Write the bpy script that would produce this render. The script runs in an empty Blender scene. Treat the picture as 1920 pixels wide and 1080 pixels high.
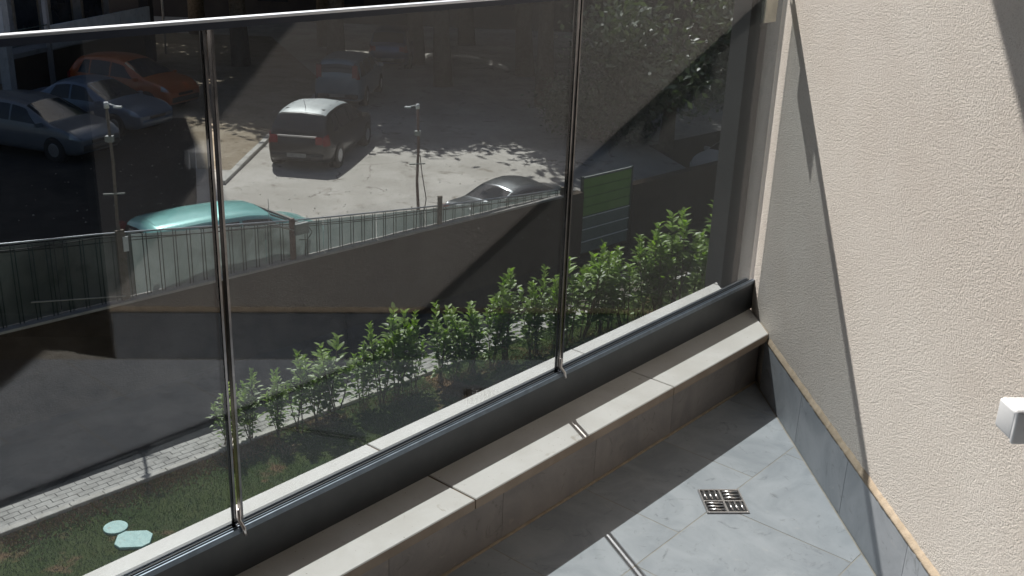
import bpy, math, random
import numpy as np
from mathutils import Vector, Matrix
random.seed(7); rng = np.random.default_rng(11)
sc = bpy.context.scene
C = sc.collection
R = math.radians

# ------------------------------------------------------------------ camera
cam_d = bpy.data.cameras.new('camera'); cam = bpy.data.objects.new('camera', cam_d); C.objects.link(cam)
cam_d.sensor_width = 36; cam_d.lens = 37.565; cam_d.clip_start = 0.02; cam_d.clip_end = 1500
rt = Vector((0.99927997, 0.01338371, 0.0355023)); up = Vector((-0.03794123, 0.35249437, 0.93504448)); fw = Vector((0, 0.93571822, -0.35274836))
cam.matrix_world = Matrix(((rt.x, up.x, -fw.x, 0), (rt.y, up.y, -fw.y, 0), (rt.z, up.z, -fw.z, 1.55), (0, 0, 0, 1)))
sc.camera = cam

# ------------------------------------------------------------------ light
SUN_AZ, SUN_EL = R(-22), R(51.6)
w = bpy.data.worlds.new('World'); sc.world = w; w.use_nodes = True
nt = w.node_tree; bg = nt.nodes['Background']
sky = nt.nodes.new('ShaderNodeTexSky'); sky.sky_type = 'NISHITA'; sky.sun_disc = False
sky.sun_elevation = SUN_EL; sky.sun_rotation = SUN_AZ % (2 * math.pi); sky.air_density = 1.0; sky.dust_density = 3.0
nt.links.new(sky.outputs[0], bg.inputs[0]); bg.inputs[1].default_value = 0.05
sd = bpy.data.lights.new('sun', 'SUN'); so = bpy.data.objects.new('sun', sd); C.objects.link(so)
sd.energy = 5.0; sd.angle = R(0.53); sd.color = (1.0, 0.955, 0.89)
S = Vector((math.sin(SUN_AZ) * math.cos(SUN_EL), math.cos(SUN_AZ) * math.cos(SUN_EL), math.sin(SUN_EL)))
so.rotation_euler = S.to_track_quat('Z', 'Y').to_euler(); so.location = (-3, 8, 12)
sc.view_settings.view_transform = 'Standard'; sc.view_settings.look = 'None'; sc.view_settings.gamma = 1
sc.view_settings.use_curve_mapping = False; sc.view_settings.exposure = 0.84
sc.render.engine = 'CYCLES'; sc.cycles.transparent_max_bounces = 24; sc.cycles.max_bounces = 8
sc.cycles.sample_clamp_indirect = 4

# ------------------------------------------------------------------ helpers
def tag(o, label=None, cat=None, group=None, kind=None):
    if label: o['label'] = label
    if cat: o['category'] = cat
    if group: o['group'] = group
    if kind: o['kind'] = kind
    return o

def thing(name, label, cat, loc=(0, 0, 0), rz=0, group=None):
    o = bpy.data.objects.new(name, None); C.objects.link(o); o.location = loc; o.rotation_euler = (0, 0, rz)
    o.empty_display_size = .2
    return tag(o, label, cat, group)

def copy_tree(o, parent=None):
    c = o.copy(); C.objects.link(c)
    if parent: c.parent = parent
    for ch in list(o.children): copy_tree(ch, c)
    return c

def obj(name, me, mat=None, parent=None, loc=None):
    if mat is not None and not me.materials: me.materials.append(mat)
    o = bpy.data.objects.new(name, me); C.objects.link(o)
    if parent: o.parent = parent
    if loc is not None: o.location = loc
    return o

class MB:
    def __init__(s): s.v = []; s.f = []; s.sm = []
    def add(s, vs, fs, smooth=False):
        b = len(s.v); s.v += [tuple(map(float, p)) for p in vs]
        for f in fs: s.f.append(tuple(i + b for i in f)); s.sm.append(smooth)
        return s
    def prism(s, poly, z0, z1, ch=0):
        """poly: ccw list of (x,y)"""
        n = len(poly)
        a = 0
        for i in range(n):
            x1, y1 = poly[i][:2]; x2, y2 = poly[(i + 1) % n][:2]; a += x1 * y2 - x2 * y1
        if a < 0: poly = poly[::-1]
        if ch > 0:
            c = np.mean(np.array(poly), 0); ins = []
            for i in range(n):
                p0 = np.array(poly[i - 1]); p1 = np.array(poly[i]); p2 = np.array(poly[(i + 1) % n])
                e1 = p1 - p0; e2 = p2 - p1; l1 = np.hypot(*e1); l2 = np.hypot(*e2)
                if l1 < 1e-6 or l2 < 1e-6: ins.append(tuple(p1)); continue
                n1_ = np.array((-e1[1], e1[0])) / l1; n2_ = np.array((-e2[1], e2[0])) / l2
                b = n1_ + n2_; b = b / max(1e-6, b @ b) * 2; ins.append(tuple(p1 + b * ch))
            vs = [(x, y, z0) for x, y in poly] + [(x, y, z1 - ch) for x, y in poly] + [(x, y, z1) for x, y in ins]
            fs = [tuple(range(n))[::-1], tuple(range(2 * n, 3 * n))]
            for k in (0, 1): fs += [(k * n + i, k * n + (i + 1) % n, (k + 1) * n + (i + 1) % n, (k + 1) * n + i) for i in range(n)]
        else:
            vs = [(x, y, z0) for x, y in poly] + [(x, y, z1) for x, y in poly]
            fs = [tuple(range(n))[::-1], tuple(range(n, 2 * n))] + [(i, (i + 1) % n, n + (i + 1) % n, n + i) for i in range(n)]
        return s.add(vs, fs)
    def box(s, x0, x1, y0, y1, z0, z1, ch=0):
        return s.prism([(x0, y0), (x1, y0), (x1, y1), (x0, y1)], z0, z1, ch)
    def obox(s, c, ax, ay, az, hx, hy, hz):
        """oriented box centre c, axes, half sizes"""
        c = np.array(c, float); ax = np.array(ax, float); ay = np.array(ay, float); az = np.array(az, float)
        vs = [c + ax * hx * i + ay * hy * j + az * hz * k for k in (-1, 1) for i, j in ((-1, -1), (1, -1), (1, 1), (-1, 1))]
        fs = [(3, 2, 1, 0), (4, 5, 6, 7), (0, 1, 5, 4), (1, 2, 6, 5), (2, 3, 7, 6), (3, 0, 4, 7)]
        if np.dot(np.cross(ax, ay), az) < 0: fs = [f[::-1] for f in fs]
        return s.add(vs, fs)
    def tube(s, pts, rad, n=8, cap=True):
        pts = [np.array(p, float) for p in pts]
        if not hasattr(rad, '__len__'): rad = [rad] * len(pts)
        vs = []; prev = None
        for i, p in enumerate(pts):
            d = pts[min(i + 1, len(pts) - 1)] - pts[max(i - 1, 0)]; d = d / (np.linalg.norm(d) + 1e-9)
            if prev is None:
                a = np.cross(d, (0, 0, 1)); a = np.cross(d, (1, 0, 0)) if np.linalg.norm(a) < .05 else a
            else: a = prev - d * (prev @ d)
            a = a / np.linalg.norm(a); prev = a; b = np.cross(d, a)
            for k in range(n):
                t = 2 * math.pi * k / n; vs.append(p + rad[i] * (a * math.cos(t) + b * math.sin(t)))
        fs = []
        for i in range(len(pts) - 1):
            for k in range(n): fs.append((i * n + k, i * n + (k + 1) % n, (i + 1) * n + (k + 1) % n, (i + 1) * n + k))
        s.add(vs, fs, True)
        if cap:
            b = len(s.v) - len(vs)
            s.f.append(tuple(b + k for k in range(n))[::-1]); s.sm.append(False)
            s.f.append(tuple(b + (len(pts) - 1) * n + k for k in range(n))); s.sm.append(False)
        return s
    def mesh(s, name):
        me = bpy.data.meshes.new(name); me.from_pydata(s.v, [], s.f)
        me.polygons.foreach_set('use_smooth', s.sm); me.update(); return me
    def build(s, name, mat, parent=None, loc=None):
        return obj(name, s.mesh(name), mat, parent, loc)

def clip(poly, nx, ny, c):
    """keep nx*x+ny*y <= c"""
    out = []
    for i in range(len(poly)):
        p, q = poly[i], poly[(i + 1) % len(poly)]
        dp = nx * p[0] + ny * p[1] - c; dq = nx * q[0] + ny * q[1] - c
        if dp <= 0: out.append(p)
        if dp * dq < 0:
            t = dp / (dp - dq); out.append((p[0] + t * (q[0] - p[0]), p[1] + t * (q[1] - p[1])))
    return out
def area(p):
    return abs(sum(p[i][0] * p[(i + 1) % len(p)][1] - p[(i + 1) % len(p)][0] * p[i][1] for i in range(len(p)))) / 2 if len(p) > 2 else 0

# ------------------------------------------------------------------ materials
def nodes(m):
    m.use_nodes = True; t = m.node_tree; return t, t.nodes['Principled BSDF']
def lnk(t, a, b): t.links.new(a, b)
def mix_rgb(t, fac, a, b, mode='MIX'):
    n = t.nodes.new('ShaderNodeMix'); n.data_type = 'RGBA'; n.blend_type = mode
    for s_, v in ((n.inputs[0], fac), (n.inputs[6], a), (n.inputs[7], b)):
        if hasattr(v, 'is_output') or isinstance(v, bpy.types.NodeSocket): lnk(t, v, s_)
        elif isinstance(v, (int, float)): s_.default_value = v
        else: s_.default_value = (*v, 1)
    return n.outputs[2]
def noise(t, scale, detail=4, rough=.55, dist=0, vec=None):
    n = t.nodes.new('ShaderNodeTexNoise'); n.inputs['Scale'].default_value = scale; n.inputs['Detail'].default_value = detail
    n.inputs['Roughness'].default_value = rough; n.inputs['Distortion'].default_value = dist
    if vec is not None: lnk(t, vec, n.inputs['Vector'])
    return n.outputs['Fac']
def ramp(t, f, a, b):
    n = t.nodes.new('ShaderNodeMapRange'); n.interpolation_type = 'SMOOTHSTEP'; n.inputs[1].default_value = a; n.inputs[2].default_value = b; lnk(t, f, n.inputs[0]); return n.outputs[0]
def world_pos(t):
    return t.nodes.new('ShaderNodeNewGeometry').outputs['Position']
def mat(name, col, col2=None, rough=.8, metal=0, scale=3, bump=0, bscale=60, bdist=.003, spec=.5, detail=5, lo=.35, hi=.65, spots=None, worldc=True, island=0, coat=0):
    m = bpy.data.materials.new(name); t, p = nodes(m)
    vec = world_pos(t) if worldc else None
    c = None
    if col2 is not None:
        c = mix_rgb(t, ramp(t, noise(t, scale, detail, .6, .3, vec), lo, hi), col, col2)
    if spots is not None:
        sc_, a, b, colr = spots
        base = c if c is not None else col
        c = mix_rgb(t, ramp(t, noise(t, sc_, 6, .65, .2, vec), a, b), base, colr)
    if island:
        g = t.nodes.new('ShaderNodeNewGeometry'); hs = t.nodes.new('ShaderNodeHueSaturation')
        mr = t.nodes.new('ShaderNodeMapRange'); lnk(t, g.outputs['Random Per Island'], mr.inputs[0]); mr.inputs[3].default_value = 1 - island; mr.inputs[4].default_value = 1 + island
        lnk(t, mr.outputs[0], hs.inputs['Value'])
        if c is not None: lnk(t, c, hs.inputs['Color'])
        else: hs.inputs['Color'].default_value = (*col, 1)
        c = hs.outputs[0]
    if c is not None: lnk(t, c, p.inputs['Base Color'])
    else: p.inputs['Base Color'].default_value = (*col, 1)
    p.inputs['Roughness'].default_value = rough; p.inputs['Metallic'].default_value = metal
    if rough >= .85: spec = min(spec, .12)      # dry, porous surfaces
    p.inputs['Specular IOR Level'].default_value = spec; p.inputs['Coat Weight'].default_value = coat
    if bump:
        b = t.nodes.new('ShaderNodeBump'); b.inputs['Strength'].default_value = bump; b.inputs['Distance'].default_value = bdist
        lnk(t, noise(t, bscale, 4, .6, 0, vec), b.inputs['Height']); lnk(t, b.outputs[0], p.inputs['Normal'])
    return m

M = {}
# scratched stucco: worm like grains a few millimetres across
def stucco():
    m = bpy.data.materials.new('stucco'); t, p = nodes(m); v = world_pos(t)
    big = ramp(t, noise(t, 1.3, 4, .6, 0, v), .3, .7)
    c = mix_rgb(t, big, (.74, .675, .61), (.82, .77, .71))
    g = noise(t, 205, 4, .68, 1.8, v)
    c = mix_rgb(t, ramp(t, g, .25, .5), (.46, .39, .33), c)
    lnk(t, c, p.inputs['Base Color']); p.inputs['Roughness'].default_value = .95; p.inputs['Specular IOR Level'].default_value = .15
    vo = t.nodes.new('ShaderNodeTexVoronoi'); vo.feature = 'SMOOTH_F1'; vo.inputs['Scale'].default_value = 185; vo.inputs['Smoothness'].default_value = .4
    mp = t.nodes.new('ShaderNodeVectorMath'); mp.operation = 'ADD'
    nn = t.nodes.new('ShaderNodeTexNoise'); nn.inputs['Scale'].default_value = 90; nn.inputs['Detail'].default_value = 2; lnk(t, v, nn.inputs['Vector'])
    sc2 = t.nodes.new('ShaderNodeVectorMath'); sc2.operation = 'SCALE'; sc2.inputs['Scale'].default_value = .02; lnk(t, nn.outputs['Color'], sc2.inputs[0])
    lnk(t, v, mp.inputs[0]); lnk(t, sc2.outputs[0], mp.inputs[1]); lnk(t, mp.outputs[0], vo.inputs['Vector'])
    add = t.nodes.new('ShaderNodeMath'); add.operation = 'MULTIPLY_ADD'; lnk(t, vo.outputs['Distance'], add.inputs[0]); add.inputs[1].default_value = -.7; lnk(t, g, add.inputs[2])
    b = t.nodes.new('ShaderNodeBump'); b.inputs['Strength'].default_value = 1.0; b.inputs['Distance'].default_value = .0042
    lnk(t, add.outputs[0], b.inputs['Height']); lnk(t, b.outputs[0], p.inputs['Normal'])
    return m
M['stucco'] = stucco()

def stone():
    m = bpy.data.materials.new('limestone'); t, p = nodes(m); v = world_pos(t)
    c = mix_rgb(t, ramp(t, noise(t, 5, 5, .6, .4, v), .3, .7), (.56, .54, .51), (.645, .63, .61))
    c = mix_rgb(t, ramp(t, noise(t, 14, 6, .7, .8, v), .62, .74), c, (.42, .38, .33))
    c = mix_rgb(t, ramp(t, noise(t, 160, 2, .5, 0, v), .70, .76), c, (.30, .26, .22))
    lnk(t, c, p.inputs['Base Color']); p.inputs['Roughness'].default_value = .55; p.inputs['Specular IOR Level'].default_value = .35
    b = t.nodes.new('ShaderNodeBump'); b.inputs['Strength'].default_value = .15; b.inputs['Distance'].default_value = .001
    lnk(t, noise(t, 120, 4, .6, 0, v), b.inputs['Height']); lnk(t, b.outputs[0], p.inputs['Normal'])
    return m
M['stone'] = stone()

def tile(nm='grey_tile', k=(1, 1, 1)):
    m = bpy.data.materials.new(nm); t, p = nodes(m)
    oi = t.nodes.new('ShaderNodeObjectInfo'); v0 = world_pos(t)
    ad = t.nodes.new('ShaderNodeVectorMath'); ad.operation = 'ADD'; rs = t.nodes.new('ShaderNodeVectorMath'); rs.operation = 'SCALE'
    cb = t.nodes.new('ShaderNodeCombineXYZ'); lnk(t, oi.outputs['Random'], cb.inputs[0]); lnk(t, oi.outputs['Random'], cb.inputs[2])
    lnk(t, cb.outputs[0], rs.inputs[0]); rs.inputs['Scale'].default_value = 40; lnk(t, v0, ad.inputs[0]); lnk(t, rs.outputs[0], ad.inputs[1]); v = ad.outputs[0]
    c = mix_rgb(t, ramp(t, noise(t, 5, 6, .62, .9, v), .3, .7), (.30, .325, .355), (.41, .435, .465))
    c = mix_rgb(t, ramp(t, noise(t, 16, 6, .7, 1.5, v), .56, .74), c, (.22, .235, .245))
    c = mix_rgb(t, ramp(t, noise(t, 9, 5, .7, 2.5, v), .6, .75), c, (.44, .45, .455))
    c = mix_rgb(t, 1.0, c, k, 'MULTIPLY')
    lnk(t, c, p.inputs['Base Color']); p.inputs['Roughness'].default_value = .5; p.inputs['Specular IOR Level'].default_value = .3
    b = t.nodes.new('ShaderNodeBump'); b.inputs['Strength'].default_value = .12; b.inputs['Distance'].default_value = .001
    lnk(t, noise(t, 70, 5, .6, 0, v), b.inputs['Height']); lnk(t, b.outputs[0], p.inputs['Normal'])
    return m
M['tile'] = tile(); M['riser'] = tile('warm_grey_tile', (.86, .72, .62))
M['grout'] = mat('grout', (.40, .38, .34), (.33, .31, .27), rough=.95, scale=20)
M['core'] = mat('riser_grout', (.22, .19, .165), (.18, .155, .13), rough=.95, scale=20)
M['mortar'] = mat('mortar', (.46, .38, .29), (.38, .31, .23), rough=.95, scale=30, bump=.6, bscale=200, bdist=.002)
M['alu_dark'] = mat('anthracite_aluminium', (.045, .05, .056), rough=.38, metal=0, spec=.5, col2=(.055, .06, .066), scale=15)
M['alu'] = mat('aluminium', (.55, .57, .60), (.48, .50, .53), rough=.32, metal=.9, scale=40)
M['trim_alu'] = mat('trim_aluminium', (.20, .24, .29), (.16, .19, .23), rough=.35, metal=.5, scale=30)
M['rail'] = mat('rail_aluminium', (.66, .69, .74), (.60, .63, .68), rough=.3, metal=.85, scale=12)
M['rail_seal'] = mat('rail_inner_face', (.02, .028, .05), rough=.35)
M['steel'] = mat('stainless', (.80, .77, .76), (.7, .67, .66), rough=.3, metal=1, scale=60)
M['chrome'] = mat('polished_profile', (.22, .21, .21), (.16, .155, .155), rough=.16, metal=1, scale=30)
M['rubber'] = mat('rubber', (.012, .012, .014), rough=.6)
M['black'] = mat('dark_void', (.008, .008, .009), rough=.7)
M['pilaster'] = mat('pilaster_paint', (.022, .024, .027), (.03, .032, .035), rough=.8, spec=.2, scale=4)
M['white_plastic'] = mat('white_plastic', (.78, .79, .80), (.74, .755, .77), rough=.35, scale=9, bump=.05, bscale=200)
M['tag'] = mat('pale_plate', (.62, .60, .52), (.5, .49, .43), rough=.5, scale=30)
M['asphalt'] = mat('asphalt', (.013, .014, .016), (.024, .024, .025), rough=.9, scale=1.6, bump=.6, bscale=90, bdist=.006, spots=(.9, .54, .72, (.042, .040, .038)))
M['concrete'] = mat('dusty_concrete', (.275, .258, .235), (.36, .342, .315), rough=.95, scale=.55, bump=.4, bscale=40, bdist=.01, spots=(2.2, .55, .72, (.21, .185, .155)))
def cracked(m, sc_, wdt, colr):
    t = m.node_tree; p = t.nodes['Principled BSDF']; src = p.inputs['Base Color'].links[0].from_socket; v = world_pos(t)
    nn = t.nodes.new('ShaderNodeTexNoise'); nn.inputs['Scale'].default_value = 1.3; nn.inputs['Detail'].default_value = 5; lnk(t, v, nn.inputs['Vector'])
    s2 = t.nodes.new('ShaderNodeVectorMath'); s2.operation = 'SCALE'; s2.inputs['Scale'].default_value = 1.1; lnk(t, nn.outputs['Color'], s2.inputs[0])
    ad = t.nodes.new('ShaderNodeVectorMath'); ad.operation = 'ADD'; lnk(t, v, ad.inputs[0]); lnk(t, s2.outputs[0], ad.inputs[1])
    vo = t.nodes.new('ShaderNodeTexVoronoi'); vo.feature = 'DISTANCE_TO_EDGE'; vo.inputs['Scale'].default_value = sc_; lnk(t, ad.outputs[0], vo.inputs['Vector'])
    f = ramp(t, vo.outputs['Distance'], wdt, wdt * .3); f2 = ramp(t, noise(t, .7, 3, .6, 0, v), .48, .56)
    mu = t.nodes.new('ShaderNodeMath'); mu.operation = 'MULTIPLY'; lnk(t, f, mu.inputs[0]); lnk(t, f2, mu.inputs[1])
    lnk(t, mix_rgb(t, mu.outputs[0], src, colr), p.inputs['Base Color'])
M['concrete'] = mat('dusty_concrete', (.36, .338, .305), (.46, .435, .40), rough=.95, scale=.55, bump=.4, bscale=40, bdist=.01, spots=(2.2, .55, .72, (.225, .20, .17)))
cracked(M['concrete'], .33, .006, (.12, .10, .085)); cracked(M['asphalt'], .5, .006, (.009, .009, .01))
M['soil'] = mat('dry_soil', (.24, .195, .14), (.33, .28, .215), rough=1, scale=1.1, bump=1, bscale=25, bdist=.03, spots=(6, .56, .66, (.15, .12, .085)))
M['kerb'] = mat('kerb_concrete', (.38, .365, .335), (.47, .455, .425), rough=.9, scale=7, bump=.4, bscale=80)
M['paver'] = mat('paver', (.32, .31, .295), (.41, .40, .38), rough=.9, scale=4, bump=.5, bscale=120, spots=(1.2, .5, .7, (.22, .215, .205)))
M['joint'] = mat('joint_sand', (.10, .092, .08), (.14, .125, .105), rough=1, scale=20)
M['lawn'] = mat('lawn_soil', (.038, .06, .018), (.06, .078, .024), rough=1, scale=1.4, bump=1, bscale=40, bdist=.03, spots=(.8, .54, .63, (.16, .105, .06)))
def grass_mat():
    m = mat('grass_blade', (.075, .145, .018), (.125, .185, .035), rough=.6, scale=1.2, spots=(.8, .54, .63, (.19, .13, .065)), island=.35)
    return m
M['grass'] = grass_mat()
def leafmat(name, a, b, rough, trans, isl=.35, spec=.5):
    m = mat(name, a, b, rough=rough, scale=5, island=isl, worldc=True, spec=spec)
    t = m.node_tree; p = t.nodes['Principled BSDF']; o = t.nodes['Material Output']
    tr = t.nodes.new('ShaderNodeBsdfTranslucent'); mx = t.nodes.new('ShaderNodeMixShader'); mx.inputs[0].default_value = trans
    src = p.inputs['Base Color'].links[0].from_socket
    br = mix_rgb(t, 1.0, src, (1.0, 1.25, .35), 'MULTIPLY'); lnk(t, br, tr.inputs[0])
    lnk(t, p.outputs[0], mx.inputs[1]); lnk(t, tr.outputs[0], mx.inputs[2]); lnk(t, mx.outputs[0], o.inputs[0])
    return m
M['laurel'] = leafmat('laurel_leaf', (.12, .195, .045), (.20, .28, .075), .40, .42, .4, .35)
M['laurel_new'] = leafmat('laurel_young_leaf', (.20, .31, .06), (.29, .39, .10), .42, .45, .3, .35)
M['leaf'] = leafmat('tree_leaf', (.045, .075, .028), (.085, .11, .05), .5, .2)
M['olive'] = leafmat('grey_leaf', (.075, .10, .07), (.13, .155, .11), .45, .2)
M['bark'] = mat('bark', (.09, .07, .05), (.14, .115, .09), rough=1, scale=9, bump=1, bscale=20, bdist=.03)
M['stem'] = mat('laurel_stem', (.10, .075, .045), (.16, .12, .08), rough=.9, scale=14)
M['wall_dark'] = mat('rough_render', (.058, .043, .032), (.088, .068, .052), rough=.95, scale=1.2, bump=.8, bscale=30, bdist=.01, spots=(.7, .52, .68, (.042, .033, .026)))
M['rear'] = mat('rear_plaster', (.40, .31, .23), (.45, .36, .28), rough=.95, scale=1.5)
M['cap'] = mat('wall_cap', (.42, .40, .37), (.34, .32, .30), rough=.9, scale=5)
M['fence_green'] = mat('fence_paint', (.03, .05, .045), (.045, .065, .06), rough=.5, scale=9)
M['rust'] = mat('rusty_steel', (.11, .055, .045), (.17, .10, .085), rough=.75, scale=14)
M['wood'] = mat('weathered_wood', (.16, .135, .11), (.22, .19, .16), rough=.9, scale=12)
M['greypanel'] = mat('grey_box', (.30, .32, .31), (.24, .26, .25), rough=.5, scale=12)
M['gate_green'] = mat('gate_green', (.15, .31, .065), (.21, .37, .10), rough=.5, scale=1.5)
M['gate_grey'] = mat('gate_grey_slat', (.13, .18, .17), (.17, .22, .21), rough=.5, scale=3)
M['bldg'] = mat('apartment_render', (.24, .235, .24), (.30, .29, .295), rough=.9, scale=.8, spots=(2.4, .5, .7, (.18, .17, .165)))
M['parapet'] = mat('parapet_panel', (.46, .47, .48), (.38, .39, .41), rough=.8, scale=2, spots=(3.5, .5, .7, (.32, .32, .33)))
M['window'] = mat('far_window', (.02, .024, .03), (.035, .04, .05), rough=.08, scale=2)
M['brown'] = mat('brown_render', (.05, .045, .045), (.07, .062, .058), rough=.9, scale=.6)
M['shutter'] = mat('shutter', (.16, .13, .10), (.2, .17, .14), rough=.7, scale=6)
M['cover'] = mat('manhole_cover', (.21, .40, .39), (.29, .49, .47), rough=.5, scale=16, spots=(22, .6, .68, (.22, .24, .2)))
M['litter'] = mat('litter', (.6, .58, .54), (.45, .40, .33), rough=.9, scale=30)
M['dryleaf'] = mat('dry_leaf', (.22, .14, .07), (.32, .22, .12), rough=.9, scale=30)

def glass(name, tint, f0=.045, rough=0.0):
    m = bpy.data.materials.new(name); m.use_nodes = True; t = m.node_tree; t.nodes.clear()
    o = t.nodes.new('ShaderNodeOutputMaterial'); tr = t.nodes.new('ShaderNodeBsdfTransparent'); gl = t.nodes.new('ShaderNodeBsdfGlossy'); mx = t.nodes.new('ShaderNodeMixShader')
    # faint film of dust and cleaning streaks varies the tint a little
    v = world_pos(t)
    c = mix_rgb(t, ramp(t, noise(t, 2.5, 5, .7, 1.2, v), .35, .75), tint, tuple(x * .965 for x in tint)); lnk(t, c, tr.inputs[0])
    gl.inputs['Roughness'].default_value = rough; gl.inputs[0].default_value = (.97, .97, 1, 1)
    g = t.nodes.new('ShaderNodeNewGeometry'); d = t.nodes.new('ShaderNodeVectorMath'); d.operation = 'DOT_PRODUCT'
    lnk(t, g.outputs['Incoming'], d.inputs[0]); lnk(t, g.outputs['Normal'], d.inputs[1])
    def mth(op, a, b=None):
        n = t.nodes.new('ShaderNodeMath'); n.operation = op; n.use_clamp = False
        for i, q in enumerate((a, b)):
            if q is None: continue
            if isinstance(q, (int, float)): n.inputs[i].default_value = q
            else: lnk(t, q, n.inputs[i])
        return n.outputs[0]
    ab = mth('ABSOLUTE', d.outputs['Value']); om = mth('SUBTRACT', 1.0, ab); pw = mth('POWER', om, 5.0)
    fr = mth('ADD', mth('MULTIPLY', pw, 1 - f0), f0)
    lnk(t, fr, mx.inputs[0]); lnk(t, tr.outputs[0], mx.inputs[1]); lnk(t, gl.outputs[0], mx.inputs[2]); lnk(t, mx.outputs[0], o.inputs[0])
    return m
M['glass'] = glass('tinted_glass', (.632, .658, .670), .053)
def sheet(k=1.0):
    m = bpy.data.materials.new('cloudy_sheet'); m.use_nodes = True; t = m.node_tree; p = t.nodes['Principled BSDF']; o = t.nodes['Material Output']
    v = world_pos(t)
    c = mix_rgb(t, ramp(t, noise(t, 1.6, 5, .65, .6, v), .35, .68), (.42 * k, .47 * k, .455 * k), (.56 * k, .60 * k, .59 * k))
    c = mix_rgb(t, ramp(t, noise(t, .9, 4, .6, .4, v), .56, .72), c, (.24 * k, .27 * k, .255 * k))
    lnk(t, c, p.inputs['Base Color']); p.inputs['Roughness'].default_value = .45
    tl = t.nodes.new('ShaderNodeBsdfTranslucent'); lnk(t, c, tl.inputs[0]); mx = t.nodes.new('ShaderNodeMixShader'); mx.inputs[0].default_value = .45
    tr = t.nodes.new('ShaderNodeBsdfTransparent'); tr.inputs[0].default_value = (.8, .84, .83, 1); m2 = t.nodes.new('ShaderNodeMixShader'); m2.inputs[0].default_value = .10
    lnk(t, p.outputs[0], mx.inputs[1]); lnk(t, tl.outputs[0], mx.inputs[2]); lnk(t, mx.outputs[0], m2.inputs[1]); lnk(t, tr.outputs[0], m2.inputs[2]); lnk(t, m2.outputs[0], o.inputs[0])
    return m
M['sheet'] = sheet(); M['shaded_sheet'] = sheet(.33); M['shaded_sheet'].name = 'cloudy_sheet_shaded'  # same sheet darkened in colour, standing for shade and missing reflection
M['stone_shade_edge'] = mat('limestone_shade_edge', (.27, .21, .16), (.34, .27, .21), rough=.8, scale=9, bump=.2, bscale=120, bdist=.001)  # coping sides coloured browner to paint in their warm shade

# ------------------------------------------------------------------ frames of reference of the balcony
U1 = np.array([0.6466623, 0.76277642, 0.]); N1 = np.array([-0.76277642, 0.6466623, 0.])   # along / out through the glass
U2 = np.array([-0.07358775, 0.99728875, 0.]); N2 = np.array([0.99728875, 0.07358775, 0.])  # along / into the stucco wall
CW = 1.0787
def A(u, n, z=0.): v = U1 * u + N1 * n; return np.array([v[0], v[1], z])
def B(s, e, z=0.): v = U2 * s + N2 * (CW - e); return np.array([v[0], v[1], z])           # e = distance in front of wall
def A2(u, n): return tuple(A(u, n)[:2])
def B2(s, e): return tuple(B(s, e)[:2])
GN = 1.625          # glass plane
RISER = 1.494
def ucorner(n): # u where the wall plane crosses the line at n
    return (CW - n * float(N1 @ N2)) / float(U1 @ N2)
ZL, ZP, ZD = -7.05, -5.65, -7.08

# ------------------------------------------------------------------ STRUCTURE: grounds
NW = np.array([-.70711, .70711]); TW = np.array([.70711, .70711])        # retaining wall frame
def Wp(t, n): v = TW * t + NW * n; return (v[0], v[1])
CWALL = 16.65; FS = 1.039
def fz(z): return 1.55 + (z - 1.55) * FS
def sheet_obj(name, poly, z, m, sub=0):
    mb = MB(); mb.add([(x, y, z) for x, y in poly], [tuple(range(len(poly)))]); o = mb.build(name, m)
    if o.data.polygons[0].normal.z < 0: o.data.flip_normals()
    return tag(o, kind='structure')
sheet_obj('ground', [Wp(-150, -150), Wp(150, -150), Wp(150, CWALL + .1), Wp(-150, CWALL + .1)], ZD - .06, M['soil'])
mb = MB(); q_ = [(-200, CWALL + .15, -.30), (25.2, CWALL + .15, -.75), (25.2, 19.6, 0), (-200, 19.6, 0), (-200, 260, 0), (200, 260, 0), (200, 19.6, 0), (25.2, 19.6, 0), (12.5, CWALL + .15, -.34), (12.5, 19.6, 0)]
mb.add([(*Wp(a, b), ZP + c) for a, b, c in q_], [(0, 8, 9, 3), (8, 1, 2, 9), (3, 9, 7, 6, 5, 4)]); tag(mb.build('parking_lot', M['concrete']), kind='structure')
mb = MB(); mb.add([(*Wp(a, b), ZP + c) for a, b, c in [(25.2, CWALL + .15, -1.5), (60, CWALL + .15, -1.5), (60, 19.6, -1.5), (25.2, 19.6, -1.5), (25.2, 19.6, 0), (60, 19.6, 0), (25.2, CWALL + .15, -.75)]], [(0, 1, 2, 3), (3, 2, 5, 4), (0, 3, 4, 6)])
tag(mb.build('lower_yard', M['asphalt']), kind='structure')
# dry soil area left of the lot kerb and a dark sheet painting the building's shade by the parked row
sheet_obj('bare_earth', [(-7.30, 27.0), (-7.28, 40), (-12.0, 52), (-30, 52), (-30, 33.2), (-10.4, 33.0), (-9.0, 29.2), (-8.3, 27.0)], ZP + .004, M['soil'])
sheet_obj('lot_shade_sheet', [(-6.9, 21.9), (-7.5, 24.2), (-9.0, 29.2), (-10.4, 33.0), (-30, 33.2), (-60, 20), Wp(-40, 19.6), Wp(10.3, 19.6)], ZP + .008, M['asphalt'])  # edge follows the building's shadow; dark colour deepens the shade
mb = MB(); mb.add([(*Wp(a, b), ZP + c) for a, b, c in [(-40, CWALL + .16, -.30 + .012), (9.2, CWALL + .16, -.337 + .012), (10.7, 19.6, .010), (-40, 19.6, .010)]], [(0, 1, 2, 3)]); tag(mb.build('shade_apron', M['asphalt']), kind='structure')  # carries the painted shade down the slope to the wall
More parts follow.
